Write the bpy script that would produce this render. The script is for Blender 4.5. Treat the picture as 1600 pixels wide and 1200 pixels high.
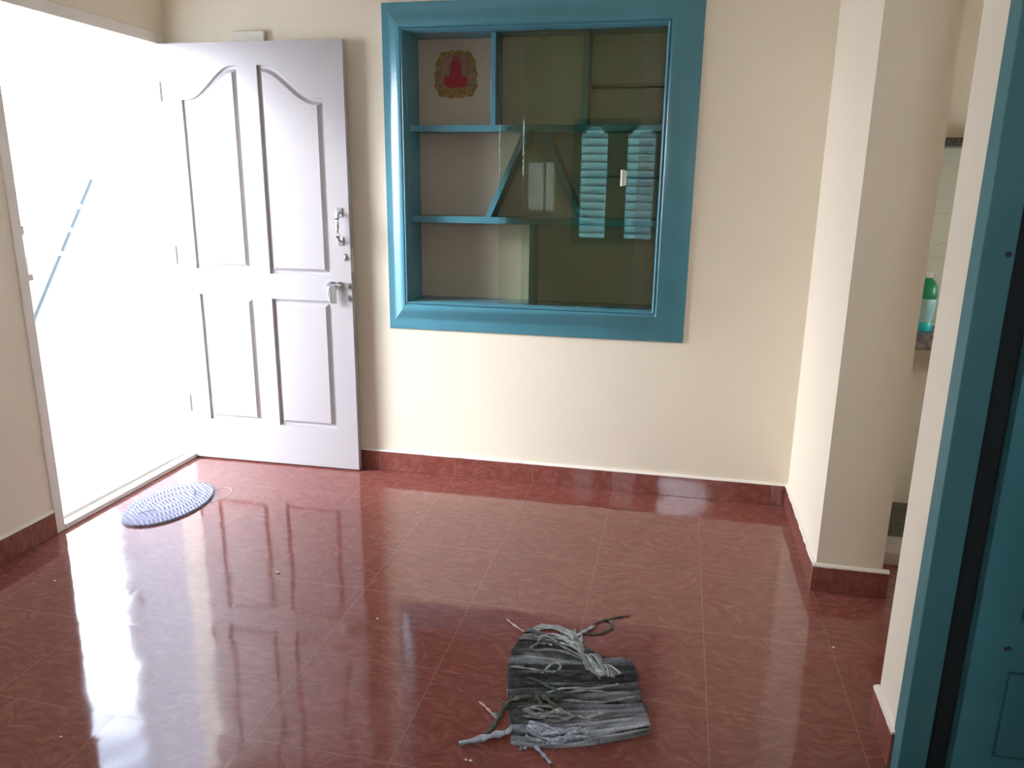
import bpy, bmesh, math, random
from mathutils import Vector, Matrix, noise
random.seed(7)
sc = bpy.context.scene
for o in list(bpy.data.objects): bpy.data.objects.remove(o)
C = sc.collection

# ------------------------------------------------------------------ camera
F_PX, PITCH, YAW, ROLL = 1196.88, .2533, .2101, .0122
cd = bpy.data.cameras.new('camera'); cam = bpy.data.objects.new('camera', cd); C.objects.link(cam)
cd.sensor_width = 36; cd.lens = F_PX/1600*36; cd.clip_start = .02
fw = Vector((-math.sin(YAW)*math.cos(PITCH), math.cos(YAW)*math.cos(PITCH), -math.sin(PITCH)))
rt = Vector((math.cos(YAW), math.sin(YAW), 0)); up = rt.cross(fw)
r2 = rt*math.cos(ROLL)+up*math.sin(ROLL); u2 = r2.cross(fw)
m = Matrix((r2, u2, -fw)).transposed().to_4x4(); m.translation = Vector((2.4008, -3.4231, 1.3911))
cam.matrix_world = m
sc.camera = cam

# ------------------------------------------------------------------ sky and exposure
SKY = 17.0
w = bpy.data.worlds.new('sky'); sc.world = w; w.use_nodes = True
nt = w.node_tree; nt.nodes.clear()
def N(nt, t, **k):
    n = nt.nodes.new(t)
    for a, b in k.items():
        if a == 'inp':
            for i, v in b.items(): n.inputs[i].default_value = v
        else: setattr(n, a, b)
    return n
tc = N(nt, 'ShaderNodeTexCoord'); sx = N(nt, 'ShaderNodeSeparateXYZ'); cr = N(nt, 'ShaderNodeValToRGB')
bg = N(nt, 'ShaderNodeBackground'); wo = N(nt, 'ShaderNodeOutputWorld')
nt.links.new(tc.outputs['Generated'], sx.inputs[0]); nt.links.new(sx.outputs[2], cr.inputs[0])
cr.color_ramp.elements[0].position = .0; cr.color_ramp.elements[0].color = (.87, .945, 1.06, 1)
cr.color_ramp.elements[1].position = .62; cr.color_ramp.elements[1].color = (.13, .18, .26, 1)
e = cr.color_ramp.elements.new(.47); e.color = (.87, .945, 1.06, 1)
nt.links.new(cr.outputs[0], bg.inputs[0]); bg.inputs[1].default_value = SKY
nt.links.new(bg.outputs[0], wo.inputs[0])
w.cycles.sampling_method = 'MANUAL'; w.cycles.sample_map_resolution = 512
def portal(name, loc, rot, sx_, sy_):
    l = bpy.data.lights.new(name, 'AREA'); l.shape = 'RECTANGLE'; l.size = sx_; l.size_y = sy_
    l.cycles.is_portal = True
    o = bpy.data.objects.new(name, l); C.objects.link(o); o.location = loc; o.rotation_euler = rot
sun = bpy.data.lights.new('hazy_sun', 'SUN'); sun.energy = 2.7; sun.angle = math.radians(14); sun.color = (.91, .96, 1.06)
so = bpy.data.objects.new('hazy_sun', sun); C.objects.link(so)
so.rotation_euler = Vector((1, .45, -.40)).to_track_quat('-Z', 'Y').to_euler()
portal('doorway_portal', (-.13, -.52, 1.0), (math.pi/2, 0, -math.pi/2), .9, 2.0)
portal('fill_window_portal', (2.6, -4.33, 1.75), (math.pi/2, 0, math.pi), .5, .6)
sc.view_settings.view_transform = 'Standard'; sc.view_settings.look = 'None'
sc.view_settings.gamma = 1; sc.view_settings.use_curve_mapping = False
sc.view_settings.exposure = .50
sc.cycles.use_denoising = True
sc.cycles.max_bounces = 14; sc.cycles.diffuse_bounces = 8; sc.cycles.transparent_max_bounces = 16
sc.cycles.sample_clamp_indirect = 12

# ------------------------------------------------------------------ materials
def mat(name, col, rough=.5, spec=.5, metal=0, var=0, vscale=3, bump=0, bscale=40, col2=None, coat=0, stretch=None):
    m = bpy.data.materials.new(name); m.use_nodes = True; nt = m.node_tree
    p = nt.nodes['Principled BSDF']; L = nt.links.new
    p.inputs['Base Color'].default_value = (*col, 1); p.inputs['Roughness'].default_value = rough
    p.inputs['Specular IOR Level'].default_value = spec; p.inputs['Metallic'].default_value = metal
    p.inputs['Coat Weight'].default_value = coat; p.inputs['Coat Roughness'].default_value = .08
    tc = N(nt, 'ShaderNodeTexCoord'); mp = N(nt, 'ShaderNodeMapping'); L(tc.outputs['Object'], mp.inputs[0])
    if stretch: mp.inputs['Scale'].default_value = stretch
    if var or col2:
        n = N(nt, 'ShaderNodeTexNoise', inp={'Scale': vscale, 'Detail': 5.0}); L(mp.outputs[0], n.inputs['Vector'])
        r = N(nt, 'ShaderNodeValToRGB'); L(n.outputs['Fac'], r.inputs[0])
        c2 = col2 or tuple(c*(1-var) for c in col)
        r.color_ramp.elements[0].position = .35; r.color_ramp.elements[1].position = .65
        r.color_ramp.elements[0].color = (*c2, 1); r.color_ramp.elements[1].color = (*col, 1)
        L(r.outputs[0], p.inputs['Base Color'])
    if bump:
        n = N(nt, 'ShaderNodeTexNoise', inp={'Scale': bscale, 'Detail': 3.0}); L(mp.outputs[0], n.inputs['Vector'])
        b = N(nt, 'ShaderNodeBump', inp={'Strength': bump, 'Distance': .01}); L(n.outputs['Fac'], b.inputs['Height'])
        L(b.outputs[0], p.inputs['Normal'])
    return m
M = {}
M['wall'] = mat('cream_wall_paint', (.80, .71, .565), .62, .3, var=.05, vscale=1.0, bump=.12, bscale=25)
M['niche'] = mat('shaded_niche_paint', (.40, .335, .25), .6, .3)  # cabinet back darkened in colour to carry the interior shade
M['ceiling'] = mat('ceiling_paint', (.8, .77, .7), .8, .2)
M['trim'] = mat('cream_gloss_trim', (.80, .74, .66), .4, .4, var=.05, vscale=8)
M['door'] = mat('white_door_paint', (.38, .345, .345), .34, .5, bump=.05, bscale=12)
M['teal'] = mat('teal_enamel', (.075, .235, .295), .22, .5, var=.12, vscale=5, bump=.06, bscale=18)
M['teal_dark'] = mat('teal_door_enamel', (.06, .185, .205), .5, .4, var=.1, vscale=6, bump=.08, bscale=20)
M['teal_leaf'] = mat('teal_leaf_enamel', (.075, .25, .29), .45, .4, var=.1, vscale=6, bump=.08, bscale=20)
M['steel'] = mat('brushed_steel', (.62, .64, .66), .28, .5, metal=1)
M['dark'] = mat('dark_hole', (.02, .02, .02), .7)
M['cream_plastic'] = mat('cream_plastic', (.62, .58, .48), .4)
M['brown'] = mat('brown_ply', (.14, .10, .06), .5, var=.3, vscale=9)
M['outside'] = mat('pale_sky_blocker_render', (.82, .82, .83), .8, var=.05, vscale=1)
M['facade'] = mat('grey_outside_wall', (.24, .245, .27), .85, var=.08, vscale=1)
M['pave'] = mat('outside_concrete', (.62, .61, .6), .85, var=.08, vscale=2)
M['granite'] = mat('dark_granite', (.07, .055, .045), .25, .5, col2=(.02, .017, .014), vscale=60)
M['granite_edge'] = mat('speckled_counter', (.30, .26, .24), .3, .5, col2=(.09, .07, .06), vscale=55)
M['wash'] = mat('mottled_wash_floor', (.085, .07, .055), .35, .5, col2=(.012, .022, .014), vscale=22)
M['splash'] = mat('pale_wall_tile', (.60, .60, .46), .22, .5, var=.05, vscale=3)
M['kerb'] = mat('grey_cement', (.50, .44, .36), .7, var=.12, vscale=12)
M['pipe'] = mat('blue_grey_pipe', (.034, .046, .052), .4, .3)
M['ties'] = mat('white_tie', (.75, .78, .8), .6)
M['glue'] = mat('frosted_louvre', (.5, .6, .62), .4)

def tile_mat(name, ox, oy, s, axis='xy', pink=0):
    m = bpy.data.materials.new(name); m.use_nodes = True; nt = m.node_tree
    p = nt.nodes['Principled BSDF']; L = nt.links.new
    tc = N(nt, 'ShaderNodeTexCoord'); sp = N(nt, 'ShaderNodeSeparateXYZ'); L(tc.outputs['Object'], sp.inputs[0])
    def math_(op, a, b=None, v=None):
        n = N(nt, 'ShaderNodeMath', operation=op); L(a, n.inputs[0])
        if b is not None: L(b, n.inputs[1])
        if v is not None: n.inputs[1].default_value = v
        return n.outputs[0]
    ds = []; ids = []
    for ch, off in zip(axis, (ox, oy)):
        a = math_('SUBTRACT', sp.outputs['xyz'.index(ch)], v=off); a = math_('DIVIDE', a, v=s)
        ids.append(math_('FLOOR', a)); f = math_('FRACT', a)
        g = math_('SUBTRACT', f, v=.5); g = math_('ABSOLUTE', g); ds.append(g)
    mx = math_('MAXIMUM', ds[0], ds[1]) if len(ds) == 2 else ds[0]
    grout = math_('GREATER_THAN', mx, v=.5-.0022)
    # per tile offset so the veins break at the joints
    cb = N(nt, 'ShaderNodeCombineXYZ'); L(ids[0], cb.inputs[0]); L(ids[-1], cb.inputs[1])
    wn = N(nt, 'ShaderNodeTexWhiteNoise'); L(cb.outputs[0], wn.inputs['Vector'])
    vm = N(nt, 'ShaderNodeVectorMath', operation='MULTIPLY_ADD'); L(wn.outputs['Color'], vm.inputs[0]); vm.inputs[1].default_value = (7, 7, 7)
    L(tc.outputs['Object'], vm.inputs[2])
    n1 = N(nt, 'ShaderNodeTexNoise', inp={'Scale': 4.5, 'Detail': 2.0, 'Distortion': .8}); L(vm.outputs[0], n1.inputs['Vector'])
    mul = N(nt, 'ShaderNodeVectorMath', operation='MULTIPLY_ADD'); L(n1.outputs['Color'], mul.inputs[0]); mul.inputs[1].default_value = (.22, .22, .22); L(vm.outputs[0], mul.inputs[2])
    mp = N(nt, 'ShaderNodeMapping'); mp.inputs['Scale'].default_value = (20, 62, 20); mp.inputs['Rotation'].default_value = (0, 0, .5); L(mul.outputs[0], mp.inputs[0])
    n2 = N(nt, 'ShaderNodeTexNoise', inp={'Scale': 1.0, 'Detail': 5.0, 'Roughness': .65}); L(mp.outputs[0], n2.inputs['Vector'])
    n3 = N(nt, 'ShaderNodeTexNoise', inp={'Scale': 300.0, 'Detail': 2.0}); L(tc.outputs['Object'], n3.inputs['Vector'])
    r = N(nt, 'ShaderNodeValToRGB'); L(n2.outputs['Fac'], r.inputs[0])
    r.color_ramp.elements[0].position = .36; r.color_ramp.elements[0].color = (.18, .050, .038, 1)
    r.color_ramp.elements[1].position = .72; r.color_ramp.elements[1].color = (.275, .102, .082, 1)
    q = r.color_ramp.elements.new(.52); q.color = (.215, .066, .050, 1)
    mixs = N(nt, 'ShaderNodeMix', data_type='RGBA', blend_type='OVERLAY'); mixs.inputs[0].default_value = .35
    L(r.outputs[0], mixs.inputs[6]); L(n3.outputs['Fac'], mixs.inputs[7])
    mg = N(nt, 'ShaderNodeMix', data_type='RGBA'); L(grout, mg.inputs[0]); L(mixs.outputs[2], mg.inputs[6]); mg.inputs[7].default_value = (.30, .17, .13, 1)
    L(mg.outputs[2], p.inputs['Base Color'])
    # gentle waviness of polished tile, each tile slightly tilted
    n4 = N(nt, 'ShaderNodeTexNoise', inp={'Scale': 5.0, 'Detail': 1.5}); L(vm.outputs[0], n4.inputs['Vector'])
    b = N(nt, 'ShaderNodeBump', inp={'Strength': .10, 'Distance': .02}); L(n4.outputs['Fac'], b.inputs['Height'])
    gm = math_('MULTIPLY', grout, v=-1.0)
    b2 = N(nt, 'ShaderNodeBump', inp={'Strength': .5, 'Distance': .002}); L(gm, b2.inputs['Height']); L(b.outputs[0], b2.inputs['Normal'])
    L(b2.outputs[0], p.inputs['Normal'])
    rr = N(nt, 'ShaderNodeMapRange', inp={'From Min': .3, 'From Max': .7, 'To Min': .045, 'To Max': .10})
    n5 = N(nt, 'ShaderNodeTexNoise', inp={'Scale': 2.2, 'Detail': 4.0}); L(tc.outputs['Object'], n5.inputs['Vector']); L(n5.outputs['Fac'], rr.inputs[0])
    L(rr.outputs[0], p.inputs['Roughness']); p.inputs['IOR'].default_value = 1.6
    return m
M['floor'] = tile_mat('red_brown_floor_tile', 1.0019, -1.9155, .3888)
M['skirt_x'] = tile_mat('red_skirting_tile_x', 1.0019, 0, .3888, 'x')
M['skirt_y'] = tile_mat('red_skirting_tile_y', -1.9155, 0, .3888, 'y')

def glass_mat():
    m = bpy.data.materials.new('sliding_glass'); m.use_nodes = True; nt = m.node_tree; nt.nodes.clear(); L = nt.links.new
    t = N(nt, 'ShaderNodeBsdfTransparent', inp={0: (.90, .94, .88, 1)}); g = N(nt, 'ShaderNodeBsdfGlossy', inp={'Roughness': .0})
    f = N(nt, 'ShaderNodeFresnel', inp={0: 1.5}); mx = N(nt, 'ShaderNodeMixShader'); o = N(nt, 'ShaderNodeOutputMaterial')
    L(f.outputs[0], mx.inputs[0]); L(t.outputs[0], mx.inputs[1]); L(g.outputs[0], mx.inputs[2]); L(mx.outputs[0], o.inputs[0]); return m
M['glass'] = glass_mat()
def translucent(name, col, tr=.6):
    m = bpy.data.materials.new(name); m.use_nodes = True; nt = m.node_tree; nt.nodes.clear(); L = nt.links.new
    a = N(nt, 'ShaderNodeBsdfDiffuse', inp={0: (*col, 1)}); b = N(nt, 'ShaderNodeBsdfTranslucent', inp={0: (*col, 1)})
    mx = N(nt, 'ShaderNodeMixShader', inp={0: tr}); o = N(nt, 'ShaderNodeOutputMaterial')
    L(a.outputs[0], mx.inputs[1]); L(b.outputs[0], mx.inputs[2]); L(mx.outputs[0], o.inputs[0]); return m
M['louvre'] = translucent('frosted_louvre_glass', (.36, .50, .53))
M['frost_grey'] = translucent('frosted_grey_glass', (.42, .41, .40))

# ------------------------------------------------------------------ helpers
def V(*a): return Vector(a)
def box(bm, x0, x1, y0, y1, z0, z1, fn=None):
    vs = [V(x, y, z) for z in (z0, z1) for y in (y0, y1) for x in (x0, x1)]
    if fn: vs = [fn(v) for v in vs]
    v = [bm.verts.new(q) for q in vs]
    for f in ((0,2,3,1),(4,5,7,6),(0,1,5,4),(2,6,7,3),(0,4,6,2),(1,3,7,5)): bm.faces.new([v[i] for i in f])
def nb(): return bmesh.new()
def tube(bm, pts, rad, n=8, flat=1.0, caps=True, fn=None):
    pts = [Vector(p) for p in pts]; rings = []
    for i, p in enumerate(pts):
        t = (pts[min(i+1, len(pts)-1)]-pts[max(i-1, 0)]).normalized()
        a = t.cross(V(0, 0, 1)); a = a.normalized() if a.length > 1e-4 else V(1, 0, 0); b = a.cross(t)
        r = rad[i] if isinstance(rad, (list, tuple)) else rad
        ring = []
        for k in range(n):
            th = 2*math.pi*k/n
            ring.append(bm.verts.new(p+a*r*math.cos(th)+b*r*flat*math.sin(th)))
        rings.append(ring)
    for A, B in zip(rings, rings[1:]):
        for k in range(n): bm.faces.new((A[k], A[(k+1) % n], B[(k+1) % n], B[k]))
    if caps:
        bm.faces.new(rings[0][::-1]); bm.faces.new(rings[-1])
def lathe(bm, prof, cx, cy, n=24, sq=None):
    rings = []
    for r, z in prof:
        rings.append([bm.verts.new((cx+r*math.cos(2*math.pi*k/n), cy+r*math.sin(2*math.pi*k/n), z)) for k in range(n)])
    for A, B in zip(rings, rings[1:]):
        for k in range(n): bm.faces.new((A[k], A[(k+1) % n], B[(k+1) % n], B[k]))
    bm.faces.new(rings[0][::-1]); bm.faces.new(rings[-1])
def obj(name, bm, m, parent=None, smooth=False, bevel=0, seg=2, label=None, angle=35):
    bmesh.ops.recalc_face_normals(bm, faces=bm.faces)
    if parent is not None:
        off = Vector(parent['_w'][:]) if '_w' in parent else V(0, 0, 0)
    else: off = V(0, 0, 0)
    if off.length: bmesh.ops.translate(bm, verts=bm.verts, vec=-off)
    me = bpy.data.meshes.new(name); bm.to_mesh(me); bm.free()
    o = bpy.data.objects.new(name, me); C.objects.link(o)
    mm = M[m] if isinstance(m, str) else m
    me.materials.append(mm)
    if smooth:
        for p in me.polygons: p.use_smooth = True
        try: me.set_sharp_from_angle(angle=math.radians(angle))
        except Exception: pass
    if bevel:
        b = o.modifiers.new('bevel', 'BEVEL'); b.width = bevel; b.segments = seg; b.limit_method = 'ANGLE'
        for p in me.polygons: p.use_smooth = True
        me.set_sharp_from_angle(angle=math.radians(40))
    if parent is not None:
        o.parent = parent; o['_w'] = list(off)
    if label: o['label'] = label
    return o
def tag(o, label, cat, group=None, kind=None):
    o['label'] = label; o['category'] = cat
    if group: o['group'] = group
    if kind: o['kind'] = kind
    return o
def thing(name, loc, label, cat, group=None, kind=None):
    o = bpy.data.objects.new(name, None); C.objects.link(o); o.location = loc; o['_w'] = list(loc); o.empty_display_size = .05
    return tag(o, label, cat, group, kind)
def struct(name, bm, m, label, cat, **k): return tag(obj(name, bm, m, **k), label, cat, kind='structure')
def catmull(pts, k=5):
    P = [Vector(p) for p in pts]; out = []
    for i in range(len(P)-1):
        a, b, c, d = P[max(i-1, 0)], P[i], P[i+1], P[min(i+2, len(P)-1)]
        for j in range(k):
            t = j/k
            out.append(.5*((2*b)+(c-a)*t+(2*a-5*b+4*c-d)*t*t+(3*b-a-3*c+d)*t**3))
    out.append(P[-1]); return out
# ------------------------------------------------------------------ room shell
XR, ZC = 2.949, 2.80          # back right corner, ceiling
ST = -.768                    # front of the projecting pillar
KY = .15                      # kitchen rear wall
YB = -4.2                     # wall behind the camera
RX = 3.0                      # right wall plane
JY = -1.70                    # far jamb of the teal doorway
b = nb()
box(b, -.12, XR+.25, -4.4, .0, -.1, 0); box(b, XR+.25, 5.0, -4.4, -.50, -.1, 0)
struct('floor', b, 'floor', 'polished red-brown veined tile floor of the room', 'floor')
b = nb(); box(b, -.12, 5.2, -4.4, .4, ZC, ZC+.1); struct('ceiling', b, 'ceiling', 'plain ceiling above the room, out of frame', 'ceiling')
# cabinet hole
HX0, HX1, HZ0, HZ1 = 1.173, 2.306, .857, 2.034
b = nb()
box(b, -.12, HX0-.02, 0, .22, 0, ZC); box(b, HX1+.02, XR+.005, 0, .22, 0, ZC)
box(b, HX0-.02, HX1+.02, 0, .22, 0, HZ0-.02); box(b, HX0-.02, HX1+.02, 0, .22, HZ1+.02, ZC)
struct('wall_back', b, 'wall', 'cream painted back wall holding the teal display cabinet', 'wall')
# left wall with doorway
DY0, DY1, DZ = -.97, -.075, 2.0
b = nb()
box(b, -.12, 0, -4.4, DY0-.045, 0, ZC); box(b, -.12, 0, DY0-.045, 0, DZ+.05, ZC)
struct('wall_left', b, 'wall', 'cream wall left of the open front doorway', 'wall')
# pillar
b = nb(); box(b, XR, 3.168, ST, .22, 0, ZC)
struct('wall_pillar', b, 'wall', 'cream pillar projecting from the right end of the back wall', 'wall')
# right wall: stub between passage and teal door, above door, rest
b = nb()
box(b, RX, RX+.058, JY+.062, -1.575, 0, ZC); box(b, RX, RX+.12, -1.575, -1.475, 0, ZC); box(b, RX, RX+.12, -2.6, JY+.062, 2.08, ZC); box(b, RX, RX+.12, YB, -2.6, 0, ZC)
box(b, RX+.12, 5.0, -1.575, -1.475, 0, ZC)
struct('wall_right', b, 'wall', 'narrow cream wall section beside the teal door frame', 'wall')
b = nb(); box(b, 3.168, 5.2, KY, .4, 0, ZC)
struct('wall_kitchen', b, 'wall', 'tan kitchen wall seen through the gap right of the pillar', 'wall')
# far east wall; unseen kitchen opening added to let sky light in
b = nb()
box(b, 5.0, 5.12, -4.4, -3.4, 0, ZC); box(b, 5.0, 5.12, -3.4, -2.4, 0, ZC)
box(b, 5.0, 5.12, -2.4, -1.2, 0, ZC); box(b, 5.0, 5.12, -1.2, -.3, 0, 1.15); box(b, 5.0, 5.12, -1.2, -.3, 1.40, ZC); box(b, 5.0, 5.12, -.3, KY, 0, ZC)
struct('wall_east', b, 'wall', 'outer wall of the kitchen and bedroom, out of frame', 'wall')
# rear wall with window openings (two mirrored in the cabinet glass, the third unseen, added for fill)
W1 = (1.34, 2.20, .84, 2.02); W2 = (.89, 1.17, 1.14, 1.63); W3 = (2.35, 2.85, 1.45, 2.05)
b = nb()
yb0, yb1 = YB-.12, YB
box(b, 0, W2[0], yb0, yb1, 0, ZC); box(b, W2[0], W2[1], yb0, yb1, 0, W2[2]); box(b, W2[0], W2[1], yb0, yb1, W2[3], ZC)
box(b, W2[1], W1[0], yb0, yb1, 0, ZC); box(b, W1[0], W1[1], yb0, yb1, 0, W1[2]); box(b, W1[0], W1[1], yb0, yb1, W1[3], ZC)
box(b, W1[1], W3[0], yb0, yb1, 0, ZC); box(b, W3[0], W3[1], yb0, yb1, 0, W3[2]); box(b, W3[0], W3[1], yb0, yb1, W3[3], ZC); box(b, W3[1], 5.0, yb0, yb1, 0, ZC)
struct('wall_rear', b, 'wall', 'cream wall behind the camera, reflected in the cabinet glass', 'wall')

def poly_plate(b, outer, holes, y0, y1):
    """flat plate in xz with holes, thickness y0..y1"""
    def loop(pts, y):
        vs = [b.verts.new((x, y, z)) for x, z in pts]
        return vs, [b.edges.new((vs[i], vs[(i+1) % len(vs)])) for i in range(len(vs))]
    L0 = []; 
    for y in (y0, y1):
        es = []; vv = []
        for pts in [outer]+holes:
            v, e_ = loop(pts, y); es += e_; vv.append(v)
        bmesh.ops.triangle_fill(b, use_beauty=True, use_dissolve=False, edges=es)
        L0.append(vv)
    for A, B in zip(*L0):
        n = len(A)
        for i in range(n): b.faces.new((A[i], A[(i+1) % n], B[(i+1) % n], B[i]))
def arch(x0, x1, z0, z1, r, n=10):
    """rectangle with shouldered round arch on top"""
    s = .035; cx = (x0+x1)/2; hw = (x1-x0)/2-s
    pts = [(x0, z0), (x1, z0), (x1, z1-r), (x1-s, z1-r)]
    for k in range(1, n): th = math.pi*k/n; pts.append((cx+hw*math.cos(th), z1-r+r*math.sin(th)))
    return pts+[(x0+s, z1-r), (x0, z1-r)]
w1 = thing('window_1', (1.77, YB, .84), 'teal window with two arched louvred panes, mirrored in the cabinet glass', 'window', kind='structure')
b = nb(); A = [arch(1.42, 1.672, .905, 1.95, .07), arch(1.863, 2.122, .905, 1.95, .07)]
poly_plate(b, [(W1[0], W1[2]), (W1[1], W1[2]), (W1[1], W1[3]), (W1[0], W1[3])], A, YB-.05, YB-.015); obj('window_frame', b, 'teal', w1)
for x0, x1 in ((1.41, 1.682), (1.853, 2.132)):
    b = nb()
    for i in range(15):
        z = .87+i*.075
        f = lambda v, z=z: V(v.x, YB-.085+(v.y)*.8-(v.z)*.5, z+v.z*.87+v.y*.5)
        box(b, x0, x1, -.003, .003, 0, .088, f)
    obj('louvre_panel', b, 'louvre', w1)
    b = nb()
    for i in range(14): box(b, x0, x1, YB-.062, YB-.054, .944+i*.075, .952+i*.075)
    obj('blade_clips', b, 'teal', w1)
w2 = thing('window_2', (1.03, YB, 1.14), 'small pale two-pane window, mirrored in the cabinet glass', 'window', kind='structure')
b = nb(); poly_plate(b, [(W2[0], W2[2]), (W2[1], W2[2]), (W2[1], W2[3]), (W2[0], W2[3])], [[(.9, 1.155), (1.055, 1.155), (1.055, 1.615), (.9, 1.615)], [(1.075, 1.155), (1.16, 1.155), (1.16, 1.615), (1.075, 1.615)]], YB-.05, YB-.02); obj('window_frame', b, 'trim', w2)
b = nb(); box(b, W2[0]+.002, W2[1]-.002, YB-.08, YB-.076, 1.142, 1.628); obj('window_pane', b, 'frost_grey', w2)

w3 = thing('window_fill', (2.635, YB, 1.1), 'unseen teal-framed opening added behind the camera for fill light', 'window', kind='structure')
b = nb()  # opening added out of view to brighten the back wall and pillar front
for a in ((W3[0], W3[0]+.035, W3[2], W3[3]), (W3[1]-.035, W3[1], W3[2], W3[3]), (W3[0]+.035, W3[1]-.035, W3[2], W3[2]+.035), (W3[0]+.035, W3[1]-.035, W3[3]-.035, W3[3])): box(b, a[0], a[1], YB-.07, YB-.02, a[2], a[3])
obj('window_frame', b, 'teal', w3)  # frame of the added, unseen fill opening

# ------------------------------------------------------------------ skirting
def skirt(name, x0, x1, y0, y1, m, label):
    b = nb(); box(b, x0, x1, y0, y1, 0, .097); return struct(name, b, m, label, 'baseboard', bevel=.0015)
def ledge(name, pts, nrm, z, label):
    """thin uneven bead of paint along the top of the skirting"""
    b = nb(); n = 60; prev = None
    a, c = Vector(pts[0]), Vector(pts[1])
    for i in range(n+1):
        p = a.lerp(c, i/n); k = noise.noise(p*14); h = .005+.003*k+(.006 if noise.noise(p*5+V(3, 1, 0)) > .35 else 0); d = .011+.003*noise.noise(p*30)
        q = [b.verts.new(p+V(*nrm)*s+V(0, 0, zz)) for s, zz in ((-.002, z-.001), (d+.002, z-.001), (d, z+h), (-.002, z+h+.004))]
        if prev:
            for j in range(4): b.faces.new((prev[j], prev[(j+1) % 4], q[(j+1) % 4], q[j]))
        else: b.faces.new(q[::-1])
        prev = q
    b.faces.new(prev)
    return struct(name, b, 'trim', label, 'trim', smooth=True)
skirt('baseboard_back', 0, XR-.012, -.012, 0, 'skirt_x', 'red-brown tile skirting along the back wall')
skirt('baseboard_left', 0, .012, YB, DY0-.047, 'skirt_y', 'red-brown tile skirting on the wall left of the doorway')
skirt('baseboard_pillar', XR-.012, XR, ST, 0, 'skirt_y', 'red-brown skirting on the bright left side of the pillar')
skirt('baseboard_front', XR-.012, 3.190, ST-.012, ST, 'skirt_x', 'dark red skirting across the front of the pillar')
skirt('baseboard_right', RX-.012, RX, JY+.05, -1.475, 'skirt_y', 'red-brown skirting below the narrow wall beside the teal frame')
skirt('baseboard_corner', RX-.012, RX+.14, -1.475, -1.463, 'skirt_x', 'red-brown skirting wrapping the hidden end of the right wall')
ledge('trim_1', ((0, 0, 0), (XR-.012, 0, 0)), (0, -1, 0), .097, 'thin white paint line on top of the back wall skirting')
ledge('trim_2', ((XR, 0, 0), (XR, ST, 0)), (-1, 0, 0), .097, 'cream plaster ledge on the skirting of the pillar side')
ledge('trim_3', ((XR-.012, ST, 0), (3.19, ST, 0)), (0, -1, 0), .097, 'cream plaster ledge on the skirting of the pillar front')
ledge('trim_4', ((RX, -1.46, 0), (RX, JY+.05, 0)), (-1, 0, 0), .097, 'chipped cream ledge on the skirting beside the teal frame')
ledge('trim_5', ((0, DY0-.05, 0), (0, YB, 0)), (1, 0, 0), .097, 'white paint line on the skirting of the left wall')

# ------------------------------------------------------------------ front door
HP = V(0, -.077, 0); DA = .0128; LW, LH, LT = .906, 1.992, .032
def LF(v):      # leaf coords: x along, y depth behind front face, z up
    c, s = math.cos(DA), math.sin(DA)
    return V(HP.x+.004+v.x*c-v.y*s, HP.y+v.x*s+v.y*c, v.z+.008)
d1 = thing('door_1', (0, -.075, 0), 'white panelled front door swung open against the back wall', 'door', kind='structure')
b = nb()
box(b, -.12, .007, DY0-.045, DY0, 0, DZ+.05); box(b, -.12, .007, DY1+.002, -.001, 0, DZ+.05); box(b, -.12, .007, DY0, DY1+.002, DZ, DZ+.05)
obj('door_frame', b, 'trim', d1, bevel=.003)
b = nb(); box(b, -.12, .010, DY0, DY1+.002, 0, .022); box(b, -.12, -.04, DY0, DY1+.002, .022, .036); obj('threshold', b, 'trim', d1, bevel=.003)
def arch_panel(x0, x1, z0, zl, zr, n=18):
    pts = [(x0, z0), (x1, z0), (x1, zr)]
    for k in range(1, n):
        t = k/n; x = x1+(x0-x1)*t
        u = min(1, max(0, (t-.10)/.80)); s = u*u*(3-2*u)
        pts.append((x, zr+(zl-zr)*s))
    return pts+[(x0, zl)]
def inset(pts, d):
    n = len(pts); out = []
    for i in range(n):
        p0, p1, p2 = [Vector(pts[j % n]) for j in (i-1, i, i+1)]
        e1 = (p1-p0).normalized(); e2 = (p2-p1).normalized()
        n1 = Vector((-e1.y, e1.x)); n2 = Vector((-e2.y, e2.x)); bs = n1+n2
        bs = bs/max(.35, bs.dot(n1)) if bs.length > 1e-6 else n1
        out.append(tuple(p1+bs*d))
    return out
panels = [arch_panel(.104, .396, .975, 1.750, 1.893), arch_panel(.492, .803, .962, 1.893, 1.750),
          [(.108, .208), (.398, .208), (.398, .850), (.108, .850)], [(.492, .203), (.798, .203), (.798, .842), (.492, .842)]]
b = nb(); es = []
def lp(pts, y):
    vs = [b.verts.new((x, y, z)) for x, z in pts]
    return vs, [b.edges.new((vs[i], vs[(i+1) % len(vs)])) for i in range(len(vs))]
ov, oe = lp([(0, 0), (LW, 0), (LW, LH), (0, LH)], 0); es = list(oe); pl_ = []
for p in panels:
    v, e_ = lp(p, 0); es += e_; pl_.append(v)
bmesh.ops.triangle_fill(b, use_beauty=True, edges=es)
for p, v in zip(panels, pl_):
    cur = v
    for d, y in ((.0015, .013), (.013, .0145), (.0165, .0135), (.029, .001), (.0295, .0008)):
        q = inset(p, d); nv = [b.verts.new((x, y, z)) for x, z in q]
        n = len(nv)
        for i in range(n): b.faces.new((cur[i], cur[(i+1) % n], nv[(i+1) % n], nv[i]))
        cur = nv
    ed = []
    for i in range(len(cur)):
        ed.append(b.edges.get((cur[i], cur[(i+1) % len(cur)])))
    bmesh.ops.triangle_fill(b, use_beauty=True, edges=ed)
bk = [b.verts.new((x, LT, z)) for x, z in [(0, 0), (LW, 0), (LW, LH), (0, LH)]]
for i in range(4): b.faces.new((ov[i], bk[i], bk[(i+1) % 4], ov[(i+1) % 4]))
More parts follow.
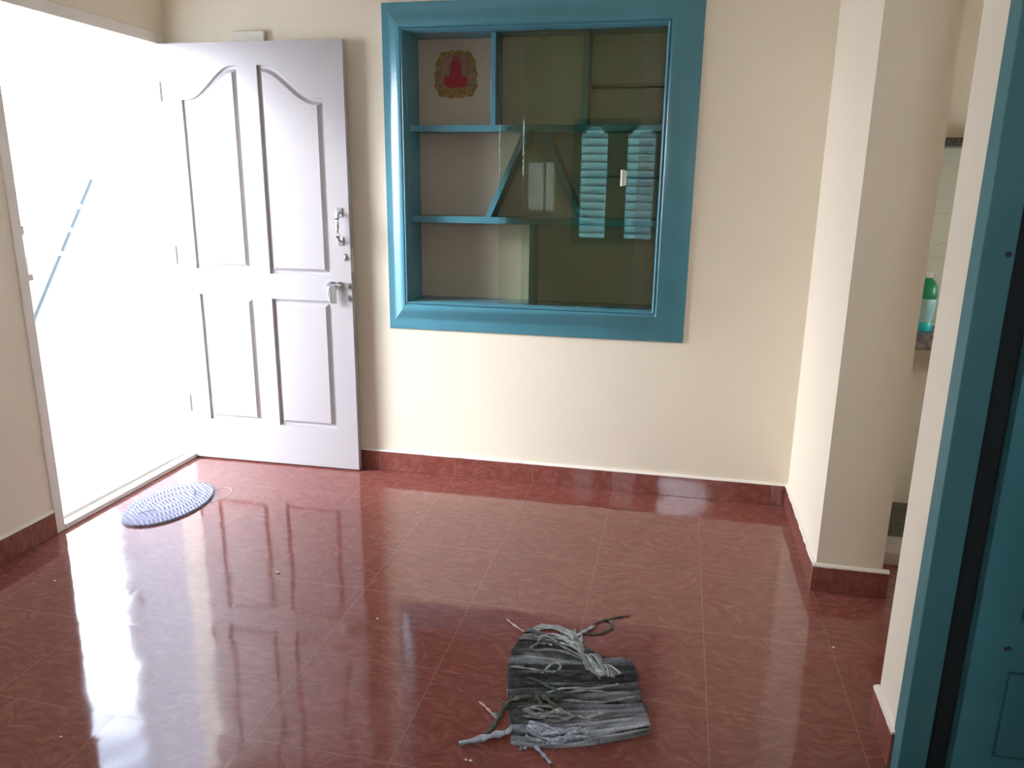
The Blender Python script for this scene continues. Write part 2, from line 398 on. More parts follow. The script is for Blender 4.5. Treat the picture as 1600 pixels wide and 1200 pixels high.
b.faces.new(bk)
for v in b.verts: v.co = LF(v.co)
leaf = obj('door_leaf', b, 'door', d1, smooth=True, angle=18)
# pull handle
def lb(bm, *a): box(bm, *a, fn=LF)
b = nb()
tube(b, [LF(V(.862, -y, z)) for y, z in ((0, 1.125), (.022, 1.128), (.032, 1.142), (.034, 1.19), (.032, 1.238), (.022, 1.252), (0, 1.255))], [.006, .006, .007, .008, .007, .006, .006], 10)
lb(b, .850, .874, -.004, 0, 1.105, 1.145); lb(b, .850, .874, -.004, 0, 1.235, 1.275)
for z in (1.15, 1.23):
    tube(b, [LF(V(.855, -.034, z)), LF(V(.869, -.034, z+.004))], .010, 10)
obj('pull_handle', b, 'steel', leaf, smooth=True)
b = nb(); lb(b, .872, .884, -.004, 0, 1.035, 1.068); tube(b, [LF(V(.878, 0, 1.06)), LF(V(.884, -.012, 1.045))], .004, 8); obj('key_plate', b, 'steel', leaf)
b = nb()
tube(b, [LF(V(.79, -.018, .922)), LF(V(.862, -.018, .922))], .0055, 10)
lb(b, .800, .812, -.022, 0, .908, .936); lb(b, .838, .850, -.022, 0, .908, .936)
lb(b, .806, .836, -.026, -.020, .835, .922)
tube(b, [LF(V(.806, -.024, .915)), LF(V(.796, -.03, .88)), LF(V(.806, -.03, .85))], .004, 8)
obj('slide_latch', b, 'steel', leaf, smooth=True)
for x, z in ((.887, .917), (.884, .860)):
    b = nb(); tube(b, [LF(V(x, 0, z)), LF(V(x, -.014, z))], [.008, .010], 12); lb(b, x-.012, x+.012, -.003, 0, z-.014, z+.014); obj('lock_knob', b, 'steel', leaf, smooth=True)
b = nb(); lb(b, LW, LW+.003, .006, .026, .98, 1.09); lb(b, LW+.003, LW+.008, .010, .022, 1.02, 1.05); obj('edge_plate', b, 'cream_plastic', leaf)
for z in (.25, 1.0, 1.75):
    b = nb(); tube(b, [V(.004, -.083, z), V(.004, -.083, z+.09)], .0045, 10); obj('hinge', b, 'trim', leaf, smooth=True)
# strike keeps on the near jamb
b = nb(); box(b, -.05, .0, DY0, DY0+.012, 1.04, 1.11); box(b, -.02, .008, DY0-.004, DY0+.020, 1.02, 1.045); obj('strike_plate', b, 'trim', d1, bevel=.003)
b = nb(); box(b, -.03, .006, DY0-.002, DY0+.010, 1.19, 1.225); obj('strike_plate', b, 'trim', d1, bevel=.003)

# box above the door
b = nb(); box(b, .365, .520, -.03, 0, 1.975, 2.052)
bx = tag(obj('junction_box', b, 'cream_plastic', bevel=.004), 'small grey-cream box fixed to the wall just above the open white door', 'junction box')

# ------------------------------------------------------------------ display cabinet
OX0, OX1, OZ0, OZ1 = 1.072, 2.444, .725, 2.150
IX0, IX1, IZ0, IZ1 = 1.178, 2.300, .862, 2.030
cab = thing('display_cabinet', (1.74, 0, .725), 'teal framed wall display cabinet with angled shelves and sliding glass', 'cabinet')
def sweep(prof_fn, name, m, smooth=False):
    """profile swept round the rectangle, mitred: prof_fn -> list of (t, y), t 0 outer 1 inner"""
    b = nb(); rings = []
    prof = prof_fn
    for cx, cz, ix, iz in ((OX0, OZ0, IX0, IZ0), (OX1, OZ0, IX1, IZ0), (OX1, OZ1, IX1, IZ1), (OX0, OZ1, IX0, IZ1)):
        rings.append([b.verts.new((cx+(ix-cx)*t, y, cz+(iz-cz)*t)) for t, y in prof])
    for k in range(4):
        A, B = rings[k], rings[(k+1) % 4]; n = len(prof)
        for i in range(n): b.faces.new((A[i], A[(i+1) % n], B[(i+1) % n], B[i]))
    return obj(name, b, m, cab, smooth=smooth, angle=28)
sweep([(0, .0), (0, -.006), (.02, -.0085), (.16, -.0125), (.28, -.0172), (.44, -.0242), (.62, -.0325), (.80, -.0408), (.86, -.0420), (.88, -.040), (.92, -.036), (.93, .0)], 'frame', 'teal', True)
sweep([(.92, 0), (.92, -.037), (.935, -.042), (.955, -.043), (.975, -.040), (.985, -.034), (1.0, -.030), (1.0, 0)], 'inner_bead', 'teal', True)
CD = .165
b = nb(); box(b, HX0-.018, HX0+.006, 0.0, CD, HZ0-.018, HZ1+.018); obj('side_panel', b, 'teal', cab)
b = nb(); box(b, HX1-.006, HX1+.018, 0.0, CD, HZ0-.018, HZ1+.018); obj('side_panel', b, 'teal', cab)
b = nb(); box(b, HX0+.006, HX1-.006, 0.0, CD, HZ0-.018, HZ0+.006); obj('bottom_panel', b, 'teal', cab)
b = nb(); box(b, HX0+.006, HX1-.006, 0.0, CD, HZ1-.006, HZ1+.018); obj('top_panel', b, 'teal', cab)
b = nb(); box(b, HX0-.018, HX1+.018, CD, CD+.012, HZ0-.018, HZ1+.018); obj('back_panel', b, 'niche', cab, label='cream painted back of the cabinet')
SY = .038
def shelf(x0, x1, z0, z1, y0=SY, m='teal', name='shelf'):
    b = nb(); box(b, x0, x1, y0, CD, z0, z1); return obj(name, b, m, cab, bevel=.0015)
L_, R_ = HX0+.006, HX1-.006
shelf(L_, R_, 1.622, 1.650); shelf(L_, R_, 1.222, 1.252)
shelf(1.982, R_, 1.808, 1.820, .10, 'brown'); shelf(1.945, R_, 1.430, 1.440, .10, 'brown')
def upright(x0, x1, z0, z1):
    b = nb(); box(b, x0, x1, SY, CD, z0, z1); return obj('divider', b, 'teal', cab, bevel=.0015)
upright(1.552, 1.574, 1.650, R_ and HZ1-.006); upright(1.955, 1.978, 1.650, HZ1-.006); upright(1.735, 1.757, HZ0+.006, 1.222)
def diag(xt, xb, w=.026):
    b = nb(); zt, zb = 1.622, 1.252
    v = []
    for y in (SY, CD):
        for x, z in ((xb-w/2, zb), (xb+w/2, zb), (xt+w/2, zt), (xt-w/2, zt)): v.append(b.verts.new((x, y, z)))
    for f in ((0, 1, 2, 3), (7, 6, 5, 4), (0, 4, 5, 1), (1, 5, 6, 2), (2, 6, 7, 3), (3, 7, 4, 0)): b.faces.new([v[i] for i in f])
    obj('slanted_board', b, 'teal', cab)
diag(1.708, 1.541); diag(1.790, 1.962)
b = nb(); box(b, 1.705, R_, .012, .016, HZ0+.006, HZ1-.008); gp = obj('glass_pane', b, 'glass', cab)
b = nb(); box(b, 1.596, 2.205, .024, .028, HZ0+.006, HZ1-.008); gp2 = obj('glass_pane', b, 'glass', cab)
b = nb(); tube(b, [V(2.143, .000, 1.395), V(2.143, .000, 1.462)], .0075, 12); box(b, 2.151, 2.160, -.004, .012, 1.398, 1.459); box(b, 2.139, 2.147, 0, .012, 1.41, 1.447)
obj('pane_lock', b, mat('ivory_lock', (.72, .68, .55), .25), gp, smooth=True, label='small ivory lock on the glass')

# devotional sticker on the cabinet back (plain generic picture)
st = thing('devotional_sticker', (1.355, CD, 1.78), 'small red and gold religious picture stuck inside the top left cabinet shelf', 'sticker')
def flat(pts, y, name, m):
    b = nb(); n = len(pts)
    A = [b.verts.new((x, y, z)) for x, z in pts]; B = [b.verts.new((x, y+.0008, z)) for x, z in pts]
    b.faces.new(A); b.faces.new(B[::-1])
    for i in range(n): b.faces.new((A[i], B[i], B[(i+1) % n], A[(i+1) % n]))
    obj(name, b, m, st)
gold = mat('gold_print', (.30, .17, .04), .4, col2=(.14, .07, .02), vscale=60); rose = mat('rose_print', (.27, .15, .10), .5, col2=(.18, .10, .05), vscale=30)  # print colours lowered to hold the shade inside the cabinet
red = mat('red_print', (.30, .01, .015), .5); skin = mat('brown_red_print', (.28, .05, .03), .5)
cx, cz = 1.357, 1.775
pts = []
for k in range(72):
    t = k/72*2*math.pi; r = 1+.035*math.cos(t*14)
    x = math.cos(t); z = math.sin(t); s_ = (abs(x)**4+abs(z)**4)**-.25
    pts.append((cx+x*s_*.100*r*(1 if z < 0 else 1-.12*z*s_), cz+.103+z*s_*.100*r))
flat(pts, CD-.0012, 'gold_border', gold)
flat([(cx+(x-cx)*.80, cz+.104+(z-cz-.103)*.80) for x, z in pts], CD-.0022, 'backdrop', rose)
fig = [(-.052, .05), (-.035, .038), (.035, .038), (.052, .05), (.056, .075), (.046, .092), (.034, .080), (.026, .10), (.024, .14), (.012, .155), (.010, .172), (-.010, .172), (-.012, .155), (-.024, .14), (-.026, .10), (-.034, .080), (-.046, .092), (-.056, .075)]
flat([(cx+x, cz+z+.008) for x, z in fig], CD-.0032, 'robed_figure', red)
b = nb(); tube(b, [V(cx, CD-.0035, cz+.172), V(cx, CD-.0042, cz+.172)], .014, 16); obj('face', b, skin, st)
flat([(cx+.062*math.cos(t/20*math.pi*2)*(1+.06*math.cos(t*3)), cz+.035+.014*math.sin(t/20*math.pi*2)) for t in range(20)], CD-.0028, 'pedestal', gold)

# ------------------------------------------------------------------ teal inner doorway and open leaf
d2 = thing('door_2', (RX, JY, 0), 'teal panelled inner door standing open past its frame at the right edge', 'door', kind='structure')
b = nb()
box(b, RX-.004, RX+.058, JY, JY+.062, 0, 2.08)
box(b, RX-.004, RX+.105, -2.60, -2.55, 0, 2.08); box(b, RX-.004, RX+.105, -2.55, JY, 2.03, 2.08)
obj('door_frame', b, 'teal_dark', d2, bevel=.002)
b = nb(); box(b, RX+.058, RX+.170, JY+.050, JY+.060, 0, 2.08); box(b, RX+.0575, RX+.060, JY+.012, JY+.050, 0, 2.08)  # deep shade of the hinge gap, put in as near-black colour
obj('hinge_gap_shade', b, mat('gap_shade_black', (.022, .026, .028), .8, .2), d2, label='near-black strip colouring in the shade of the gap behind the frame')
b = nb(); tube(b, [V(RX+.045, JY-.001, 1.27), V(RX+.045, JY+.002, 1.27)], .006, 10); obj('bolt_hole', b, 'dark', d2)
# leaf opened into the bedroom, face to the camera
b = nb(); ly = JY+.006; es = []
lx0, lx1, lz1 = RX+.113, RX+.113+.80, 2.02
pn = [[(lx0+.080, .008+.10), (lx0+.36, .108), (lx0+.36, .335), (lx0+.080, .335)], [(lx0+.085, .46), (lx0+.36, .46), (lx0+.36, 1.05), (lx0+.085, 1.05)], [(lx0+.085, 1.20), (lx0+.36, 1.20), (lx0+.36, 1.88), (lx0+.085, 1.88)],
      [(lx0+.44, .108), (lx0+.72, .108), (lx0+.72, .335), (lx0+.44, .335)], [(lx0+.44, .46), (lx0+.72, .46), (lx0+.72, 1.05), (lx0+.44, 1.05)], [(lx0+.44, 1.20), (lx0+.72, 1.20), (lx0+.72, 1.88), (lx0+.44, 1.88)]]
def lp(pts, y):
    vs = [b.verts.new((x, y, z)) for x, z in pts]
    return vs, [b.edges.new((vs[i], vs[(i+1) % len(vs)])) for i in range(len(vs))]
ov, oe = lp([(lx0, .01), (lx1, .01), (lx1, lz1), (lx0, lz1)], ly); es = list(oe); pl_ = []
for p in pn:
    v, e_ = lp(p, ly); es += e_; pl_.append(v)
bmesh.ops.triangle_fill(b, use_beauty=True, edges=es)
for p, v in zip(pn, pl_):
    cur = v
    for d, y in ((.001, ly+.009), (.005, ly+.009), (.006, ly)):
        nv = [b.verts.new((x, y, z)) for x, z in inset(p, d)]
        for i in range(4): b.faces.new((cur[i], cur[(i+1) % 4], nv[(i+1) % 4], nv[i]))
        cur = nv
    b.faces.new(cur)
bk = [b.verts.new((x, ly+.032, z)) for x, z in [(lx0, .01), (lx1, .01), (lx1, lz1), (lx0, lz1)]]
for i in range(4): b.faces.new((ov[i], bk[i], bk[(i+1) % 4], ov[(i+1) % 4]))
b.faces.new(bk)
dl = obj('door_leaf', b, 'teal_leaf', d2)
b = nb(); tube(b, [V(lx0+.062, ly-.004, .392), V(lx0+.075, ly-.004, .398)], .004, 8); obj('nail', b, 'dark', dl)

# ------------------------------------------------------------------ kitchen glimpse
b = nb(); box(b, 3.168, 5.0, -.50, -.34, -.05, .05); struct('trim_6', b, 'kerb', 'pale cement kerb across the kitchen entrance', 'kerb', bevel=.006)
b = nb(); box(b, 3.168, 5.0, -.34, KY, -.1, .004); struct('floor', b, 'wash', 'dark mottled stone floor beyond the cement kerb', 'floor')
b = nb(); box(b, 3.168, 5.0, KY-.008, KY, .84, 1.560); struct('trim_7', b, 'splash', 'pale glazed tiles on the wall behind the kitchen counter', 'tile')
b = nb(); box(b, 3.168, 5.0, KY-.010, KY-.008, 1.118, 1.121); box(b, 3.168, 5.0, KY-.010, KY-.008, 1.30, 1.303)
struct('trim_8', b, mat('tile_joint', (.42, .42, .32), .6), 'thin joint lines between the kitchen wall tiles', 'tile joint')
b = nb(); box(b, 3.168, 5.0, -.10, KY, .766, .829)
tag(obj('kitchen_counter', b, 'granite_edge', bevel=.004), 'speckled stone kitchen counter just visible right of the pillar', 'counter')
b = nb(); box(b, 3.168, 5.0, -.02, KY, 1.560, 1.592)
tag(obj('kitchen_shelf', b, 'granite', bevel=.003), 'dark stone shelf high on the kitchen wall', 'shelf')
deco = mat('brown_tile_print', (.16, .09, .05), .4)
b = nb()
tube(b, [V(3.512, KY-.010, 1.235), V(3.514, KY-.010, 1.255), V(3.512, KY-.010, 1.275)], [.003, .006, .003], 8, .3)
tube(b, [V(3.535, KY-.010, 1.16), V(3.529, KY-.010, 1.195), V(3.515, KY-.010, 1.175)], .003, 8, .3)
tube(b, catmull([V(3.46, KY-.010, 1.17), V(3.478, KY-.010, 1.18), V(3.495, KY-.010, 1.168)]), .002, 8, .3)
struct('trim_9', b, deco, 'small brown printed motif on the kitchen tiles', 'tile print')
bt = thing('detergent_bottle', (3.405, .0, .829), 'green and turquoise plastic bottle on the kitchen counter', 'bottle')
b = nb(); z0 = .8292
prof = [(.026, 0), (.034, .004), (.036, .02), (.033, .045), (.038, .07), (.041, .10), (.040, .13), (.037, .145)]
lathe(b, [(r, z0+z) for r, z in prof], 3.405, 0, 28)
for v in b.verts:
    k = noise.noise(v.co*55)*.004; v.co.x += k; v.co.y += k
pm = mat('clear_turquoise_plastic', (.45, .78, .76), .12, .8); pm.node_tree.nodes['Principled BSDF'].inputs['Transmission Weight'].default_value = .3
obj('bottle_body', b, pm, bt, smooth=True, angle=180)
b = nb(); lathe(b, [(r, z0+z) for r, z in ((.034, .002), (.0368, .01), (.0375, .022), (.035, .038), (.034, .040))], 3.405, 0, 28); obj('bottle_base', b, mat('turquoise_plastic', (.01, .50, .50), .3), bt, smooth=True, label='turquoise lower sleeve')
b = nb(); lathe(b, [(r, z0+z) for r, z in ((.0395, .135), (.0405, .150), (.036, .185), (.026, .205), (.014, .215), (.012, .222))], 3.405, 0, 28); obj('bottle_shoulder', b, mat('green_plastic', (.01, .26, .10), .3), bt, smooth=True, label='dark green upper sleeve')
b = nb(); lathe(b, [(r, z0+z) for r, z in ((.013, .220), (.0135, .238), (.011, .241))], 3.405, 0, 20); obj('bottle_cap', b, mat('white_plastic', (.7, .72, .68), .4), bt, smooth=True)

# ------------------------------------------------------------------ doormat: oval braided
mt_c = V(.258, -.645, 0); ma, mb_ = .155, .245
def mat_texture():
    m = bpy.data.materials.new('lavender_braid'); m.use_nodes = True; nt = m.node_tree; L = nt.links.new
    p = nt.nodes['Principled BSDF']; p.inputs['Roughness'].default_value = .9; p.inputs['Specular IOR Level'].default_value = .2
    n = N(nt, 'ShaderNodeTexNoise', inp={'Scale': 60.0}); tc = N(nt, 'ShaderNodeTexCoord'); L(tc.outputs['Object'], n.inputs['Vector'])
    r = N(nt, 'ShaderNodeValToRGB'); L(n.outputs['Fac'], r.inputs[0]); r.color_ramp.elements[0].color = (.20, .19, .25, 1); r.color_ramp.elements[1].color = (.29, .275, .345, 1)
    L(r.outputs[0], p.inputs['Base Color']); return m
dm = thing('doormat', tuple(mt_c), 'oval lavender-grey braided doormat lying inside the open doorway', 'doormat')
dm.rotation_euler = (0, 0, 0)
b = nb(); NR, NT = 70, 360; rings = []
for i in range(NR+1):
    r = i/NR; ring = []
    for k in range(NT):
        t = 2*math.pi*k/NT
        coil = r*7
        ph = (coil % 1)
        z = .009+.0012*abs(math.sin(math.pi*coil))+.0022*math.sin((ma*r*math.cos(t)*.55+mb_*r*math.sin(t)*(.85 if math.cos(t) > 0 else .85))*2*math.pi/.017+1.2*math.sin(coil*math.pi))
        if i == NR: z = .002
        rr = r*(1+.008*noise.noise(V(math.cos(t)*2, math.sin(t)*2, 0)))
        ring.append(b.verts.new((mt_c.x+ma*rr*math.cos(t)+.00*rr, mt_c.y+mb_*rr*math.sin(t), z)))
    rings.append(ring)
for A, B in zip(rings, rings[1:]):
    for k in range(NT): b.faces.new((A[k], A[(k+1) % NT], B[(k+1) % NT], B[k]))
base = [b.verts.new((v.co.x, v.co.y, .0005)) for v in rings[-1]]
for k in range(NT): b.faces.new((rings[-1][k], rings[-1][(k+1) % NT], base[(k+1) % NT], base[k]))
obj('braided_oval', b, mat_texture(), dm, smooth=True, angle=180)
for p0, p1, sgn in ((V(.285, -.505, .017), V(.325, -.560, .017), 1), (V(.215, -.80, .017), V(.262, -.745, .017), -1)):
    b = nb(); tube(b, catmull([p0, (p0+p1)/2+V(.006*sgn, 0, 0), p1]), [.001]+[.0028]*9+[.001], 6, .4)
    obj('dark_seam', b, mat('dark_thread', (.05, .045, .06), .9), dm, label='short dark stitched slit in the mat')
# pale ring mark beside the mat
b = nb(); n = 64; rc = V(.395, -.505, 0)
r0 = [b.verts.new((rc.x+.052*math.cos(t*2*math.pi/n), rc.y+.085*math.sin(t*2*math.pi/n), .0006)) for t in range(n)]
r1 = [b.verts.new((rc.x+.058*math.cos(t*2*math.pi/n), rc.y+.092*math.sin(t*2*math.pi/n), .0006)) for t in range(n)]
for i in range(n): b.faces.new((r0[i], r0[(i+1) % n], r1[(i+1) % n], r1[i]))
ex = bmesh.ops.extrude_face_region(b, geom=b.faces[:]); bmesh.ops.translate(b, verts=[q for q in ex['geom'] if isinstance(q, bmesh.types.BMVert)], vec=(0, 0, .0006))
tag(obj('ring_mark', b, mat('pale_residue', (.36, .25, .23), .5)), 'faint pale oval ring mark on the floor beside the doormat', 'stain')

# ------------------------------------------------------------------ grey rag mat
RAG_ROWS = [[(2.001, -1.279), (2.072, -1.272), (2.153, -1.284)], [(1.989, -1.323), (2.079, -1.31), (2.184, -1.313)], [(1.978, -1.381), (2.106, -1.363), (2.247, -1.36)], [(1.978, -1.435), (2.139, -1.408), (2.323, -1.361)], [(1.985, -1.484), (2.146, -1.454), (2.353, -1.384)], [(1.995, -1.545), (2.174, -1.503), (2.363, -1.452)], [(2.011, -1.607), (2.182, -1.561), (2.372, -1.5)], [(2.026, -1.66), (2.189, -1.61), (2.382, -1.549)], [(2.038, -1.699), (2.2, -1.656), (2.395, -1.586)], [(2.05, -1.748), (2.214, -1.704), (2.405, -1.626)], [(2.061, -1.785), (2.218, -1.758), (2.407, -1.662)]]
RAG_STRIPS = [('light', 0.0019, [(2.008, -1.281), (2.022, -1.252), (2.037, -1.232), (2.083, -1.223), (2.123, -1.235), (2.15, -1.277), (2.169, -1.317)]), ('light', 0.0017, [(2.008, -1.29), (2.029, -1.264), (2.062, -1.24), (2.105, -1.245), (2.138, -1.279), (2.157, -1.316)]), ('light', 0.0017, [(2.033, -1.312), (2.072, -1.299), (2.12, -1.312), (2.166, -1.349), (2.202, -1.39), (2.231, -1.448), (2.255, -1.477)]), ('light', 0.0019, [(2.049, -1.3), (2.095, -1.294), (2.144, -1.319), (2.189, -1.355), (2.226, -1.406), (2.259, -1.476)]), ('grey', 0.0017, [(2.049, -1.349), (2.063, -1.326), (2.109, -1.331), (2.159, -1.362), (2.199, -1.398), (2.227, -1.453)]), ('light', 0.0017, [(2.122, -1.292), (2.163, -1.322), (2.202, -1.352), (2.237, -1.389), (2.274, -1.466)]), ('light', 0.0017, [(2.137, -1.238), (2.165, -1.306), (2.201, -1.344), (2.245, -1.387), (2.28, -1.43), (2.291, -1.465)]), ('grey', 0.0017, [(2.15, -1.226), (2.174, -1.304), (2.221, -1.363), (2.264, -1.397), (2.301, -1.456)]), ('light', 0.0017, [(2.167, -1.273), (2.186, -1.332), (2.23, -1.368), (2.273, -1.403), (2.315, -1.453)]), ('light', 0.0017, [(2.114, -1.239), (2.132, -1.264), (2.154, -1.308), (2.174, -1.343), (2.193, -1.384), (2.211, -1.424)]), ('grey', 0.0019, [(2.174, -1.238), (2.18, -1.302), (2.191, -1.354), (2.204, -1.404), (2.219, -1.444)]), ('light', 0.0023, [(2.162, -1.27), (2.173, -1.246), (2.189, -1.222), (2.209, -1.191)]), ('dark', 0.0017, [(2.189, -1.244), (2.229, -1.231), (2.259, -1.201), (2.265, -1.165), (2.249, -1.146), (2.226, -1.156), (2.205, -1.183)]), ('dark', 0.0013, [(2.244, -1.147), (2.275, -1.122), (2.319, -1.098)]), ('pink', 0.0011, [(1.993, -1.276), (1.957, -1.25), (1.922, -1.217)]), ('light', 0.0008, [(2.024, -1.265), (2.034, -1.241), (2.041, -1.216)]), ('dark', 0.0023, [(2.03, -1.622), (2.011, -1.657), (2.005, -1.701), (1.998, -1.746), (1.987, -1.771)]), ('pink', 0.0008, [(2.005, -1.701), (1.983, -1.681), (1.966, -1.665), (1.938, -1.643)]), ('light', 0.0021, [(2.007, -1.698), (1.995, -1.691), (1.983, -1.683)]), ('dark', 0.0011, [(1.991, -1.615), (2.003, -1.638), (2.015, -1.647)]), ('blue', 0.0036, [(2.053, -1.745), (2.022, -1.764), (1.986, -1.788), (1.933, -1.819)]), ('blue', 0.0019, [(2.108, -1.765), (2.131, -1.789), (2.152, -1.81), (2.172, -1.832)]), ('blue', 0.0008, [(2.097, -1.767), (2.091, -1.782), (2.087, -1.802)]), ('blue', 0.0006, [(2.101, -1.769), (2.101, -1.785), (2.097, -1.796)]), ('grey', 0.0023, [(2.073, -1.655), (2.108, -1.668), (2.145, -1.659), (2.176, -1.655), (2.208, -1.659)]), ('grey', 0.0019, [(2.074, -1.679), (2.111, -1.688), (2.148, -1.678), (2.178, -1.668), (2.208, -1.661)]), ('blue', 0.0021, [(2.092, -1.71), (2.132, -1.72), (2.171, -1.72), (2.207, -1.706), (2.229, -1.704)]), ('blue', 0.0025, [(2.094, -1.732), (2.137, -1.747), (2.176, -1.752), (2.21, -1.73), (2.246, -1.717)]), ('blue', 0.0025, [(2.093, -1.757), (2.132, -1.762), (2.177, -1.763), (2.219, -1.742), (2.254, -1.723)]), ('grey', 0.0017, [(2.079, -1.642), (2.111, -1.646), (2.143, -1.644), (2.175, -1.647)]), ('dark', 0.0025, [(2.03, -1.641), (2.058, -1.619), (2.086, -1.593), (2.111, -1.597), (2.131, -1.62), (2.163, -1.649)]), ('dark', 0.0019, [(2.085, -1.59), (2.105, -1.611), (2.117, -1.633), (2.146, -1.638)]), ('light', 0.0011, [(2.087, -1.485), (2.1, -1.461), (2.119, -1.444), (2.137, -1.449), (2.125, -1.469), (2.108, -1.484)]), ('light', 0.0013, [(2.119, -1.576), (2.154, -1.561), (2.2, -1.54), (2.255, -1.516), (2.31, -1.495)]), ('grey', 0.0015, [(2.249, -1.379), (2.269, -1.411), (2.291, -1.459)]), ('grey', 0.0015, [(2.271, -1.381), (2.291, -1.413), (2.309, -1.451)]), ('grey', 0.0013, [(2.297, -1.382), (2.324, -1.398), (2.351, -1.424)]), ('grey', 0.0015, [(2.033, -1.384), (2.043, -1.368), (2.057, -1.343), (2.083, -1.337), (2.096, -1.358)]), ('dark', 0.0008, [(2.382, -1.552), (2.392, -1.555), (2.4, -1.561)]), ('blue', 0.0008, [(2.258, -1.727), (2.251, -1.743), (2.246, -1.747)]), ('grey', 0.0017, [(2.029, -1.389), (2.09, -1.378), (2.149, -1.383), (2.198, -1.394)]), ('light', 0.0013, [(1.993, -1.49), (2.031, -1.486), (2.072, -1.475), (2.107, -1.477)]), ('dark', 0.0019, [(2.049, -1.532), (2.09, -1.529), (2.119, -1.549), (2.147, -1.569)]), ('blue', 0.0023, [(2.097, -1.737), (2.129, -1.744), (2.166, -1.74), (2.209, -1.72), (2.238, -1.71)]), ('blue', 0.0025, [(2.089, -1.725), (2.119, -1.732), (2.157, -1.732), (2.193, -1.715), (2.222, -1.708)]), ('grey', 0.0021, [(2.068, -1.668), (2.103, -1.684), (2.15, -1.685), (2.187, -1.676), (2.212, -1.66)]), ('dark', 0.0021, [(2.05, -1.66), (2.093, -1.635), (2.133, -1.635), (2.174, -1.641)]), ('blue', 0.0025, [(2.154, -1.757), (2.191, -1.751), (2.217, -1.729), (2.249, -1.71)]), ('grey', 0.0015, [(2.164, -1.572), (2.222, -1.552), (2.281, -1.538), (2.34, -1.518)]), ('grey', 0.0015, [(2.169, -1.608), (2.227, -1.592), (2.285, -1.572), (2.362, -1.541)]), ('light', 0.0017, [(2.215, -1.652), (2.238, -1.652), (2.268, -1.64), (2.294, -1.631)])]
def rag_mat_material(name, dark=False):
    m = bpy.data.materials.new(name); m.use_nodes = True; nt = m.node_tree; L = nt.links.new
    p = nt.nodes['Principled BSDF']; p.inputs['Roughness'].default_value = .85; p.inputs['Specular IOR Level'].default_value = .25
    a = N(nt, 'ShaderNodeVertexColor', layer_name='dye'); tc = N(nt, 'ShaderNodeTexCoord')
    n = N(nt, 'ShaderNodeTexNoise', inp={'Scale': 160.0, 'Detail': 3.0}); L(tc.outputs['Object'], n.inputs['Vector'])
    mr = N(nt, 'ShaderNodeMapRange', inp={'To Min': .55, 'To Max': 1.45}); L(n.outputs['Fac'], mr.inputs[0])
    mx = N(nt, 'ShaderNodeMix', data_type='RGBA', blend_type='MULTIPLY'); mx.inputs[0].default_value = 1
    L(a.outputs[0], mx.inputs[6]); L(mr.outputs[0], mx.inputs[7]); L(mx.outputs[2], p.inputs['Base Color'])
    return m
rg = thing('rag_mat', (2.2, -1.5, 0), 'frayed grey striped rag mat crumpled in the middle of the floor', 'rag mat')
rows = [[Vector((x, y, 0)) for x, y in r] for r in RAG_ROWS]
NV, NU = 220, 200
def rowpt(v, u):
    f = v*(len(rows)-1); i = min(int(f), len(rows)-2); t = f-i
    def cr_(j):
        a, b_, c, d = [rows[max(0, min(len(rows)-1, i+k))][j] for k in (-1, 0, 1, 2)]
        return .5*((2*b_)+(c-a)*t+(2*a-5*b_+4*c-d)*t*t+(3*b_-a-3*c+d)*t**3)
    A, B, D = cr_(0), cr_(1), cr_(2)
    return A*(2*(u-.5)*(u-1))+B*(4*u*(1-u))+D*(2*u*(u-.5))
stripes = [(0, .20), (.08, .15), (.13, .065), (.26, .23), (.325, .18), (.35, .06), (.50, .075), (.60, .065), (.68, .10), (.74, .075), (.80, .15), (.86, .22), (.92, .27), (1.01, .30)]
b = nb(); col = b.loops.layers.float_color.new('dye'); G = []; vc = {}
for i in range(NV+1):
    v = i/NV; row = []
    for j in range(NU+1):
        u = j/NU; p = rowpt(v, u)
        edge = .004*noise.noise(V(v*60, 0, 3 if u < .5 else 9)) if j in (0, NU) else 0
        wv = v+.010*noise.noise(V(u*3, v*6, 0))
        rib = abs(math.sin(math.pi*wv*44)); bead = math.sin(u*330+3.14*int(wv*44)+3*noise.noise(V(u*6, v*6, 8)))
        z = .004+.0055*rib+.0012*bead+.010*max(0, noise.noise(V(u*2.2, v*11, 5)))+.006*max(0, noise.noise(V(int(wv*44)*5.1, u*2.1, 24)))+.004*max(0, noise.noise(V(u*5, v*28, 1)))
        if j in (0, NU) or i in (0, NV): z = .0015
        q = b.verts.new((p.x+edge, p.y, z)); row.append(q)
        vv = v+.03*noise.noise(V(u*2.5, v*3, 11)); k = [q_ for q_ in range(len(stripes)) if stripes[q_][0] <= max(0, vv)][-1]
        s = stripes[k][1]
        if u > .40: s += .15*max(0, min(1, (u-.40)*6))*max(0, min(1, (v-.58)*8))*(.5+.9*noise.noise(V(u*2, wv*44//1*1.3, 2)))
        if u < .38 and .66 < v < .84: s = .06
        s += .07*max(0, noise.noise(V(u*3.5, wv*44//1*2.1, 7)))+.03*noise.noise(V(u*30, v*40, 3))
        wi = int(wv*44); hs = noise.noise(V(wi*7.31, u*1.6, 4))+.5*noise.noise(V(wi*3.7, u*7, 14)); s *= .85+1.5*hs
        s += .13*max(0, noise.noise(V(wi*5.1, u*2.1, 24))-.18)*2
        s = max(.028, s)*1.1*(.72+.5*rib)*(.85+.18*bead)
        tint = (.93, 1.0, .93) if s < .12 else (.93, .98, 1.06)
        vc[q] = (s*tint[0], s*tint[1], s*tint[2], 1)
    G.append(row)
for i in range(NV):
    for j in range(NU):
        f = b.faces.new((G[i][j], G[i+1][j], G[i+1][j+1], G[i][j+1]))
        for l in f.loops: l[col] = vc[l.vert]
rmat = rag_mat_material('rag_cotton')
